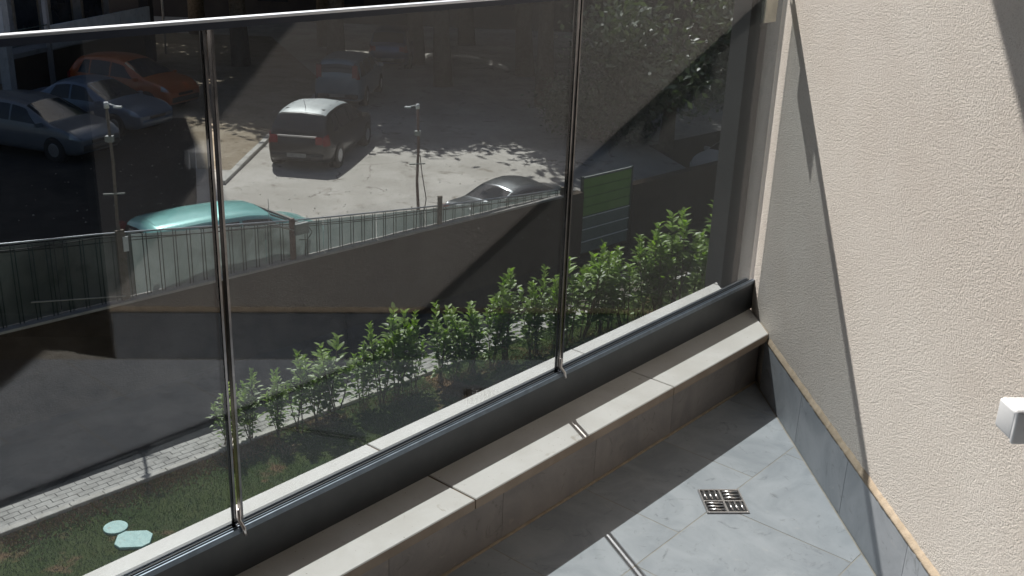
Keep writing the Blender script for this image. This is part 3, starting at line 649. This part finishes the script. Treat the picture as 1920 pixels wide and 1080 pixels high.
# ------------------------------------------------------------------ cars
def car(label, loc, heading, paint, roofpaint=None, L=4.2, W=1.74, H=1.55, kind='hatch', group=None, clear=.2, plate=True):
    """heading: azimuth of the nose (degrees from +Y clockwise); shell lofted from one smooth surface S(x, v)"""
    root = thing('parked_car', label, 'car', loc, R(90 - heading), group)
    hw = W / 2; xr, xf = -L / 2, L / 2
    if kind == 'sedan': top = [(0, .50), (.015, .60), (.05, .655), (.13, .675), (.18, .69), (.30, .93), (.38, .985), (.46, 1), (.55, .965), (.74, .66), (.80, .625), (.90, .575), (.96, .51), (1, .40)]
    elif kind == 'mpv': top = [(0, .60), (.008, .84), (.025, .94), (.07, .985), (.3, 1), (.5, .985), (.60, .94), (.80, .66), (.86, .61), (.93, .55), (.97, .49), (1, .40)]
    else: top = [(0, .50), (.012, .62), (.03, .68), (.10, .925), (.17, .975), (.32, 1), (.45, .99), (.55, .945), (.76, .67), (.83, .625), (.92, .565), (.965, .50), (1, .40)]
    tx = np.array([q[0] for q in top]); tz = np.array([q[1] for q in top]) * H
    def ztop(u):
        return sum(np.interp(np.clip(u + d, 0, 1), tx, tz) * k for d, k in ((-.016, .2), (0, .6), (.016, .2)))
    def section(u):
        zt = float(ztop(u)); e = abs(2 * u - 1); w_ = hw * (1 - .05 * e ** 3 - .17 * e ** 14); belt = min(.60 * H + .02 * (1 - u), zt - .02)
        c = min(1, max(0, (zt - belt) / (.36 * H))); zb = clear + .10 * e ** 16
        yb = .945 * w_; y7 = w_ * (.90 - .17 * c)
        return np.array([(0, zb), (.86 * w_, zb), (.965 * w_, zb + .07), (w_, .33 * H), (.995 * w_, .46 * H), (yb, belt), ((yb + y7) / 2 + .012 * c, (belt + zt - .075 * c) / 2 + .01 * c), (y7, zt - .015 - .07 * c), (y7 * .80, zt - .008 - .02 * c), (0, zt + .012)])
    def Sp(u, v, off=0):
        def raw(u, v):
            sg = 1 if v <= 9 else -1; vv = v if v <= 9 else 18 - v; sct = section(min(max(u, 0), 1))
            return np.array([xr + u * L, sg * np.interp(vv, range(10), sct[:, 0]), np.interp(vv, range(10), sct[:, 1])])
        p = raw(u, v)
        if off:
            d1 = raw(min(u + .004, 1), v) - raw(max(u - .004, 0), v); d2 = raw(u, v + .05) - raw(u, v - .05); n = np.cross(d1, d2); n /= np.linalg.norm(n) + 1e-9
            if n @ (p - np.array([0, 0, .45 * H])) < 0: n = -n
            p = p + n * off
        return p
    def patch(u0, u1_, v0, v1_, off, nu=8, nv=5, taper=None):
        vs = []; fs = []
        for i in range(nu + 1):
            for j in range(nv + 1):
                a = i / nu; b = j / nv; ua = u0 + (u1_ - u0) * a
                if taper: ua += taper(a, b)
                vs.append(Sp(ua, v0 + (v1_ - v0) * b, off))
        for i in range(nu):
            for j in range(nv): a = i * (nv + 1) + j; fs.append((a, a + nv + 1, a + nv + 2, a + 1))
        # thin rim that ties the patch back to the shell
        mb = MB(); mb.add(vs, fs, True)
        ring = [(i, 0) for i in range(nu)] + [(nu, j) for j in range(nv)] + [(i, nv) for i in range(nu, 0, -1)] + [(0, j) for j in range(nv, 0, -1)]
        rv = []; 
        for i, j in ring:
            a = i / nu; b = j / nv; ua = u0 + (u1_ - u0) * a + (taper(a, b) if taper else 0)
            rv += [Sp(ua, v0 + (v1_ - v0) * b, off), Sp(ua, v0 + (v1_ - v0) * b, -.006)]
        m_ = len(ring); mb.add(rv, [(2 * i, 2 * ((i + 1) % m_), 2 * ((i + 1) % m_) + 1, 2 * i + 1) for i in range(m_)]); return mb
    us = np.unique(np.r_[np.linspace(0, .12, 9), np.linspace(.12, .88, 26), np.linspace(.88, 1, 9)])
    vs = []; fs = []; V = [0, 1, 2, 2.5, 3, 3.5, 4, 4.5, 5, 5.5, 6, 6.5, 7, 7.5, 8, 8.5, 9]; V = V + [18 - q for q in V[::-1][1:-1]]; m_ = len(V)
    for u in us: vs += [Sp(u, q) for q in V]
    for i in range(len(us) - 1):
        for k in range(m_): fs.append((i * m_ + k, i * m_ + (k + 1) % m_, (i + 1) * m_ + (k + 1) % m_, (i + 1) * m_ + k))
    fs.append(tuple(range(m_))); fs.append(tuple((len(us) - 1) * m_ + k for k in range(m_))[::-1])
    body = MB().add(vs, fs, True).build('body', paint, root)
    bm = bmesh.new(); bm.from_mesh(body.data); bmesh.ops.recalc_face_normals(bm, faces=bm.faces); bm.to_mesh(body.data); bm.free()
    gm = M['window']
    if kind == 'sedan': rw_, rf_, ws_, sd_ = (.185, .295), (.31, .55), (.565, .735), [(.27, .44), (.455, .66)]
    elif kind == 'mpv': rw_, rf_, ws_, sd_ = (.004, .022), (.07, .60), (.61, .79), [(.07, .22), (.24, .44), (.455, .70)]
    else: rw_, rf_, ws_, sd_ = (.032, .10), (.115, .545), (.56, .755), [(.13, .24), (.255, .44), (.455, .67)]
    patch(rw_[0], rw_[1], 7.25, 10.75, .004, 6, 8).build('rear_window', gm, root)
    patch(ws_[0], ws_[1], 7.2, 10.8, .004, 8, 8).build('windscreen', gm, root)
    patch(rf_[0], rf_[1], 7.15, 10.85, .005, 10, 10).build('roof', roofpaint or paint, root)
    for a, b in sd_:
        last = b == sd_[-1][1]; first = a == sd_[0][0]
        tp = (lambda p, q: (-.10 * q * p if last else (.05 * q * (1 - p) if first else 0)))
        for v0, v1_, fl in ((5.12, 6.75, 0), (12.88, 11.25, 0)): patch(a, b, v0, v1_, .004, 5, 4, tp).build('side_window', gm, root)
    for s_, v0, v1_ in ((1, 3.9, 5.3), (-1, 14.1, 12.7)):
        patch(.002, .05 if kind != 'mpv' else .042, v0 if kind != 'mpv' else v0 + s_ * 1.0, v1_ if kind != 'mpv' else v1_ + s_ * 1.8, .008, 4, 6).build('taillight', M['red_lens'], root)
        patch(.93, .985, v0 - (.1 if s_ > 0 else -.1), v1_ + (.4 if s_ > 0 else -.4), .006, 4, 4).build('headlight', M['lens'], root)
        MB().obox((xr + (.03 if kind == 'mpv' else -.004), s_ * hw * (.70 if kind == 'mpv' else .66), (.76 if kind == 'mpv' else .535) * H), (1, 0, 0), (0, 1, 0), (-.0 if kind != 'mpv' else .12, 0, 1), .05 if kind == 'mpv' else .02, .09, .20 if kind == 'mpv' else .095).build('taillight', M['red_lens'], root)
        MB().obox((xr + L * (ws_[1] - .04), s_ * (hw + .05), .63 * H), (1, 0, 0), (0, 1, 0), (0, 0, 1), .05, .085, .055).build('mirror', paint, root)
        for xw in (xr + L * .185, xf - L * .195):
            rr = .315; wd = MB(); wd.tube([(xw, s_ * (hw - .24), rr), (xw, s_ * (hw - .002), rr)], rr + .03, 22); wd.build('wheel_arch', M['black'], root)
            wh = MB(); wh.tube([(xw, s_ * (hw - .18), rr), (xw, s_ * (hw + .002), rr), (xw, s_ * (hw + .008), rr)], [rr, rr, rr * .93], 22); tw_ = wh.build('wheel', M['rubber'], root)
            MB().tube([(xw, s_ * hw, rr), (xw, s_ * (hw + .012), rr)], [rr * .60, rr * .56], 14).build('rim', M['alu'], tw_)
    bp = M['trim'] if kind != 'sedan' else paint
    for x_, nm, wd_ in ((xr + .02, 'rear_bumper', .80), (xf - .04, 'front_bumper', .76)):
        o = obj(nm, rounded_box(.13, hw * 2 * wd_, .17, .05, 3), bp, root, (x_, 0, clear + .20))
    MB().obox((xf - .012, 0, .36 * H), (1, 0, 0), (0, 1, 0), (0, 0, 1), .03, hw * .38, .04).build('grille', M['black'], root)
    if plate: MB().obox((xr - .050, 0, clear + .24), (1, 0, 0), (0, 1, 0), (0, 0, 1), .004, .26, .055).build('number_plate', M['plate'], root)
    return root
def paint(name, c, c2=None, rough=.28, metal=.5): return mat(name, c, c2 or tuple(x * .9 for x in c), rough=rough, metal=metal, scale=3, coat=.4)
M['red_lens'] = mat('red_lens', (.22, .012, .018), rough=.2, spec=.6); M['lens'] = mat('clear_lens', (.45, .48, .5), rough=.15, metal=.4)
M['trim'] = mat('black_trim', (.03, .03, .032), rough=.55); M['plate'] = mat('plate', (.28, .29, .27), (.15, .15, .15), rough=.6, scale=40)
p_black = paint('black_paint', (.018, .018, .020), rough=.3, metal=.2); p_silver = paint('silver_paint', (.17, .19, .22), metal=.3); p_teal = paint('teal_paint', (.22, .52, .50), rough=.25, metal=.2)
p_roof = mat('dusty_silver_roof', (.36, .39, .395), (.32, .35, .355), rough=.45, metal=.1, scale=2)
p_blue = paint('blue_grey_paint', (.16, .25, .32), metal=.2); p_silverblue = paint('silver_blue_paint', (.12, .17, .25), metal=.3); p_orange = paint('orange_paint', (.40, .085, .015), metal=.0)
p_navy = paint('navy_paint', (.06, .10, .22)); p_dark = paint('dark_grey_paint', (.08, .09, .10)); p_white = paint('white_paint', (.78, .80, .82), metal=.0)
suv = car('black car with silver roof parked in the sunny lot', (-5.42, 29.25, ZP), 8, p_black, p_roof, L=4.25, W=1.82, H=1.56, kind='hatch')
MB().tube([(-1.35, .0, 1.53), (-1.47, .0, 1.76)], [.008, .004], 6).build('aerial', M['rubber'], suv)
MB().obox((-2.11, 0, .925), (1, 0, 0), (0, 1, 0), (0, 0, 1), .03, .52, .018).build('chrome_strip', M['steel'], suv)
car('blue grey van like car in tree shade beyond the silver roofed car', (-5.95, 37.6, ZP), 3, p_blue, None, L=4.2, W=1.72, H=1.62, kind='mpv')
car('dark blue car farthest back under the trees', (-5.3, 45.6, ZP), 2, p_navy, None, L=4.1, W=1.72, H=1.6)
car('silver hatchback nearest the fence in the shaded row at left', (-12.9, 28.4, ZP), 112, p_silver, None, L=4.15, W=1.74, H=1.5, kind='hatch', group='cars in the shaded row')
car('silver blue car in the middle of the shaded row, behind the dark pole', (-12.6, 31.6, ZP), 110, p_silverblue, None, L=4.4, W=1.76, H=1.46, kind='sedan', group='cars in the shaded row')
car('orange car at the far end of the shaded row', (-12.7, 35.1, ZP), 112, p_orange, None, L=4.2, W=1.76, H=1.58, group='cars in the shaded row')
tc = Wp(10.2, CWALL + 1.24)
car('teal hatchback parked close behind the fence with red tail light', (tc[0], tc[1], ZP - .26), 47, p_teal, None, L=4.1, W=1.64, H=1.50, kind='mpv')
tc = Wp(17.9, CWALL + 1.05)
car('dark grey car half hidden behind the right end of the fence', (tc[0], tc[1], ZP - .64), 46, p_dark, None, L=3.9, W=1.6, H=1.22, kind='sedan')
tc = Wp(28.6, CWALL + 1.7)
car('white car behind the retaining wall beyond the gate', (tc[0], tc[1], ZP - 1.25), 225, p_white, None, L=4.1, W=1.7, H=1.42)

# ------------------------------------------------------------------ far building
ap = thing('apartment_building', 'shaded apartment block beyond the parked row with panelled terrace', 'building')
d10 = np.array([math.sin(R(10)), math.cos(R(10))]); e10 = np.array([d10[1], -d10[0]])
Pc = np.array([-14.75, 43.4])
def F(a, o_): v = Pc - d10 * a - e10 * o_; return (v[0], v[1])   # a: back along the face towards us, o: inwards
MB().prism([F(0, 1.8), F(6.4, 1.8), F(6.4, 14), F(0, 14)], ZP, ZP + 4.3).build('wall', M['bldg'], ap)
MB().prism([F(-.3, 0), F(6.4, 0), F(6.4, 14), F(-.3, 14)], ZP + 4.3, 24.6).build('upper_wall', M['bldg'], ap)
MB().prism([F(-.28, .05), F(.12, .05), F(.12, .45), F(-.28, .45)], ZP, ZP + 4.299).build('pillar', M['brown'], ap)
MB().prism([F(0, 0.1), F(9.0, 0.1), F(9.0, 1.79), F(0, 1.79)], ZP + 1.35, ZP + 1.5).build('terrace_slab', M['bldg'], ap)
MB().prism([F(0, .3), F(9.0, .3), F(9.0, .5), F(0, .5)], ZP, ZP + 1.35).build('terrace_base', M['wall_dark'], ap)
for k in range(7):
    a = .1 + k * 1.12
    if k < 6: MB().prism([F(a, 0), F(a + 1.08, 0), F(a + 1.08, .09), F(a, .09)], ZP + 1.42, ZP + 2.2, .01).build('parapet_panel', M['parapet'], ap)
for k in range(3):
    for zf in (1.6,):
        a = .6 + k * 2.1
        w_ = MB().prism([F(a, 1.76), F(a + 1.3, 1.76), F(a + 1.3, 1.82), F(a, 1.82)], ZP + zf, ZP + zf + 2.1).build('window', M['window'], ap)
        MB().prism([F(a - .08, 1.74), F(a, 1.74), F(a, 1.83), F(a - .08, 1.83)], ZP + zf - .05, ZP + zf + 2.15).build('frame', M['shutter'], w_)
        MB().prism([F(a + 1.3, 1.74), F(a + 1.38, 1.74), F(a + 1.38, 1.83), F(a + 1.3, 1.83)], ZP + zf - .05, ZP + zf + 2.15).build('frame', M['shutter'], w_)
for z in (1.75, 2.0, 2.25): MB().tube([(*F(6.9, 0), ZP + z), (*F(9.0, 0), ZP + z)], .02, 6).build('railing_bar', M['fence_green'], ap)
MB().prism([F(6.85, -.02), F(6.98, -.02), F(6.98, .12), F(6.85, .12)], ZP, ZP + 5).build('pillar', M['bldg'], ap)
MB().prism([F(9.0, -.02), F(9.3, -.02), F(9.3, .3), F(9.0, .3)], ZP, ZP + 5).build('pillar', M['parapet'], ap)
o = thing('metal_pole', 'pale upright pole at the corner of the apartment terrace', 'pole', (-15.0, 45.6, ZP))
MB().tube([(0, 0, 0), (0, 0, 4.5)], .05, 8).build('shaft', M['cap'], o)
b2 = thing('shade_backdrop', 'long dark brown building added to darken and shade the back of the lot', 'building', (0, 0, 0))  # invented block; its dark face and shadow keep the far lot dark
MB().prism([(-45, 58), (40, 58), (40, 68), (-45, 68)], ZP, ZP + 13).build('wall', M['brown'], b2)
for x in range(-38, 20, 4): MB().prism([(x, 57.95), (x + 1.6, 57.95), (x + 1.6, 58.05), (x, 58.05)], ZP + 1, ZP + 2.6).build('window', M['window'], b2)

# ------------------------------------------------------------------ trees
def leaf_cloud(n, rx, ry, rz, size, seed, clumps=26, wid=.45):
    r_ = np.random.default_rng(seed)
    cc = r_.normal(0, 1, (clumps, 3)); cc /= np.linalg.norm(cc, axis=1)[:, None]; cc *= r_.uniform(.35, 1, (clumps, 1)) ** .6; cc[:, 2] *= .9
    k = r_.integers(0, clumps, n); p = cc[k] + r_.normal(0, .19, (n, 3)); p *= (rx, ry, rz)
    d = r_.normal(0, 1, (n, 3)); d /= np.linalg.norm(d, axis=1)[:, None]; q = np.cross(d, r_.normal(0, 1, (n, 3))); q /= np.linalg.norm(q, axis=1)[:, None]
    L = (size * r_.uniform(.6, 1.3, n))[:, None]
    v = np.stack([p - d * L, p + q * L * wid, p + d * L, p - q * L * wid], 1).reshape(-1, 3)
    me = bpy.data.meshes.new('crown'); me.vertices.add(n * 4); me.vertices.foreach_set('co', v.ravel()); me.loops.add(n * 4); me.loops.foreach_set('vertex_index', np.arange(n * 4))
    me.polygons.add(n); me.polygons.foreach_set('loop_start', np.arange(0, n * 4, 4)); me.update(calc_edges=True); return me, cc * (rx, ry, rz)
def tree_proto(name, m, n, size, seed):
    me, cc = leaf_cloud(n, 2.6, 2.6, 2.0, size, seed)
    me.materials.append(m)
    tb = MB(); tb.tube([(0, 0, -4.3), (.08, .03, -3.2), (-.05, .06, -2.2), (.05, 0, -1.2), (0, 0, .2)], [.24, .19, .16, .13, .07], 9)
    for c_ in cc[:12]: tb.tube([(0, 0, -1.6 + .1 * c_[2]), tuple(np.array(c_) * .5 + (0, 0, -.5)), tuple(c_)], [.08, .045, .015], 5, False)
    return me, tb.mesh('trunk')
TR = [tree_proto('a', M['leaf'], 17000, .13, 3), tree_proto('b', M['olive'], 9000, .12, 5), tree_proto('c', M['leaf'], 17000, .125, 9)]
for t_ in TR: t_[1].materials.append(M['bark'])
TREES = [(-7.1, 41.6, 1.7, 0, .9, 'leafy tree standing beside the blue grey car'),
 (-2.9, 40.4, 1.6, 2, .9, 'broad tree shading the lot right of the blue grey car'),
 (.9, 37.2, 1.55, 0, .6, 'tree behind the reddish lamp pole, above the dappled ground'),
 (-11.2, 43.2, 1.7, 2, 1.3, 'tree near the corner of the apartment terrace'),
 (-4.4, 45.4, 1.7, 0, 1.0, 'tree standing next to the dark blue car'),
 (.2, 43.5, 1.7, 2, .9, 'tree with a thick dark trunk deep in the lot'),
 (4.4, 31.2, 1.05, 1, -1.2, 'low grey leaved tree just beyond the right end of the fence'),
 (10.4, 41.0, 1.5, 0, 1.2, 'green tree behind the gate wall'),
 (11.8, 37.4, 1.5, 2, 1.5, 'tree above the white car at the right'),
 (7.2, 45.0, 1.7, 2, .8, 'tree standing behind the grey leaved tree'),
 (14.2, 43.5, 1.7, 0, .8, 'bushy tree far right behind the retaining wall'),
 (2.4, 32.4, .7, 1, -1.6, 'small grey leaved bush left of the grey leaved tree'),
 (-8.9, 49.5, 1.8, 2, 1.4, 'tall tree at the back of the lot, left of its middle'),
 (-2.6, 51.5, 1.8, 0, 1.2, 'tall tree at the back of the lot near its middle'),
 (3.8, 49.0, 1.8, 2, 1.2, 'tall tree at the back of the lot, right of its middle'),
 (10.6, 47.0, 1.8, 0, 1.2, 'tall tree at the back right of the lot'),
 (-15.5, 52.0, 1.8, 0, 1.6, 'dark tree behind the pale pole'),
 (15.0, 36.0, 1.7, 2, 1.0, 'tree beyond the pilaster at the far right')]
for i, (x, y, s_, k, dz, lab) in enumerate(TREES):
    yard = (x + y) * .7071 > 25.2 and (y - x) * .7071 < 19.6; dz += 1.5 * yard
    root = thing('tree', lab, 'tree', (x, y, ZP - 1.5 * yard), rng.uniform(0, 6.28), 'trees round the parking lot')
    zc = 4.2 * s_ + dz
    a = obj('crown', TR[k][0], None, root, (0, 0, zc)); a.scale = (s_, s_, s_ * .95); a.rotation_euler = (0, 0, i * 1.3)
    b = obj('trunk', TR[k][1], None, root, (0, 0, zc)); b.scale = (s_, s_, zc / 4.3); b.rotation_euler = (0, 0, i * .7)

# ------------------------------------------------------------------ laurel hedge
def laurel(h, wd, seed):
    r_ = np.random.default_rng(seed); LV = []; FV = []; LV2 = []; FV2 = []; st = MB()
    ns = r_.integers(4, 8)
    for s_ in range(ns):
        az = r_.uniform(0, 6.28); lean = r_.uniform(.05, .42) * wd; hh = h * r_.uniform(.55, 1.0) if s_ else h
        b0 = np.array([r_.normal(0, .04), r_.normal(0, .04), 0]); tip = np.array([math.cos(az) * lean, math.sin(az) * lean, hh]); mid = b0 * .4 + tip * .5 + np.array([math.cos(az), math.sin(az), 0]) * .06
        pts = [b0 * (1 - t_) ** 2 + 2 * mid * t_ * (1 - t_) + tip * t_ ** 2 for t_ in np.linspace(0, 1, 7)]
        st.tube(pts, [.011, .010, .009, .008, .006, .005, .003], 5, False)
        nl = int(55 * hh / 1.2)
        for k_ in range(nl):
            t_ = .16 + .84 * (k_ / nl) ** .85; P = b0 * (1 - t_) ** 2 + 2 * mid * t_ * (1 - t_) + tip * t_ ** 2
            if t_ < .45 and r_.random() < .35: continue
            a_ = k_ * 2.4 + r_.normal(0, .35); el_ = r_.uniform(-.1, .7) + (t_ > .8) * .45
            tw_ = r_.uniform(.0, .14) if t_ < .8 else 0    # short side twigs carry some leaves outward
            d = np.array([math.cos(a_) * math.cos(el_), math.sin(a_) * math.cos(el_), math.sin(el_)])
            P = P + d * tw_
            L = r_.uniform(.11, .165) * (1 if t_ < .85 else .8); q = np.cross(d, (0, 0, 1)); q /= np.linalg.norm(q) + 1e-6; nn = np.cross(q, d)
            ww = L * r_.uniform(.22, .29); dr_ = -nn * L * .12
            V = [P, P + d * L * .35 + q * ww + nn * ww * .4, P + d * L * .35, P + d * L * .35 - q * ww + nn * ww * .4, P + d * L * .72 + q * ww * .75 + nn * ww * .25 + dr_ * .4, P + d * L * .72 + dr_ * .4, P + d * L * .72 - q * ww * .75 + nn * ww * .25 + dr_ * .4, P + d * L + dr_]
            Fc = [(0, 2, 1), (0, 3, 2), (1, 2, 5, 4), (2, 3, 6, 5), (4, 5, 7), (5, 6, 7)]
            tgt = (LV2, FV2) if t_ > .8 and hh > h * .6 else (LV, FV)
            b = len(tgt[0]); tgt[0].extend(V); tgt[1].extend([tuple(i + b for i in f_) for f_ in Fc])
    a = MB().add(LV, FV, True).mesh('foliage'); b = MB().add(LV2, FV2, True).mesh('young_shoots')
    a.materials.append(M['laurel']); b.materials.append(M['laurel_new']); s2 = st.mesh('stems'); s2.materials.append(M['stem'])
    return a, b, s2
LAU = [laurel(1.35, .75, 20 + i) for i in range(6)]
h0 = np.array([-4.42, 15.0]); h1 = np.array([4.6, 22.75])
NB = 30
WV = [.9, 1.1, .8, 1.0, .85, 1.15, .8]
words = ['first', 'second', 'third', 'fourth', 'fifth', 'sixth', 'seventh', 'eighth', 'ninth', 'tenth', 'eleventh', 'twelfth', 'thirteenth', 'fourteenth', 'fifteenth', 'sixteenth', 'seventeenth', 'eighteenth', 'nineteenth', 'twentieth', 'twenty first', 'twenty second', 'twenty third', 'twenty fourth', 'twenty fifth', 'twenty sixth', 'twenty seventh', 'twenty eighth', 'twenty ninth', 'thirtieth']
for i in range(NB):
    f_ = i / (NB - 1); p = h0 * (1 - f_) + h1 * f_ + rng.normal(0, .06, 2)
    hs = np.interp(f_, [0, .1, .3, .6, .9, 1], [.92, 1.0, 1.18, 1.28, 1.55, 1.5]) * rng.uniform(.80, 1.1)
    lab = 'leftmost laurel shrub of the hedge, low and pale' if i == 0 else ('rightmost laurel shrub of the hedge, beside the wall edge' if i == NB - 1 else words[i] + ' laurel shrub from the left in the young hedge by the lawn')
    root = thing('laurel_shrub', lab, 'shrub', (p[0], p[1], ZL), rng.uniform(0, 6.28), 'laurel shrubs of the hedge along the lawn')
    for nm, me in zip(('foliage', 'young_shoots', 'stems'), LAU[i % 6]):
        o = obj(nm, me, None, root); o.scale = (hs * WV[i % 7], hs * WV[(i * 3) % 7], hs)
# mulch of dry leaves under the hedge
def mulch_region(n):
    f_ = rng.uniform(-.02, 1.02, n); P = h0[None] * (1 - f_[:, None]) + h1[None] * f_[:, None]; return P + rng.normal(0, .10, (n, 2))
g = tufts('dry_leaf_litter', 3000, mulch_region, .02, .022, M['dryleaf'], ZL + .012)
tag(g, 'brown dry leaf litter under the laurel hedge', 'leaf litter', kind='stuff')
def kerb_region(n):
    t = rng.uniform(4.2, 8.6, n); q = 13.5 - np.abs(rng.normal(0, .24, n)); return np.c_[KD[0] * t + KN[0] * q, KD[1] * t + KN[1] * q]
g = tufts('dry_grass', 5200, kerb_region, .03, .016, M['dryleaf'], ZL + .002)
tag(g, 'dry brown grass and thatch on the lawn along the kerb', 'dry grass', kind='stuff')
def lot_region(n):
    return np.c_[rng.uniform(-12, 2, n), rng.uniform(22, 36, n)]
g = tufts('ground_litter', 420, lot_region, .02, .028, M['litter'], ZP + .012)
tag(g, 'scattered pale leaves and litter on the parking lot', 'litter', kind='stuff')
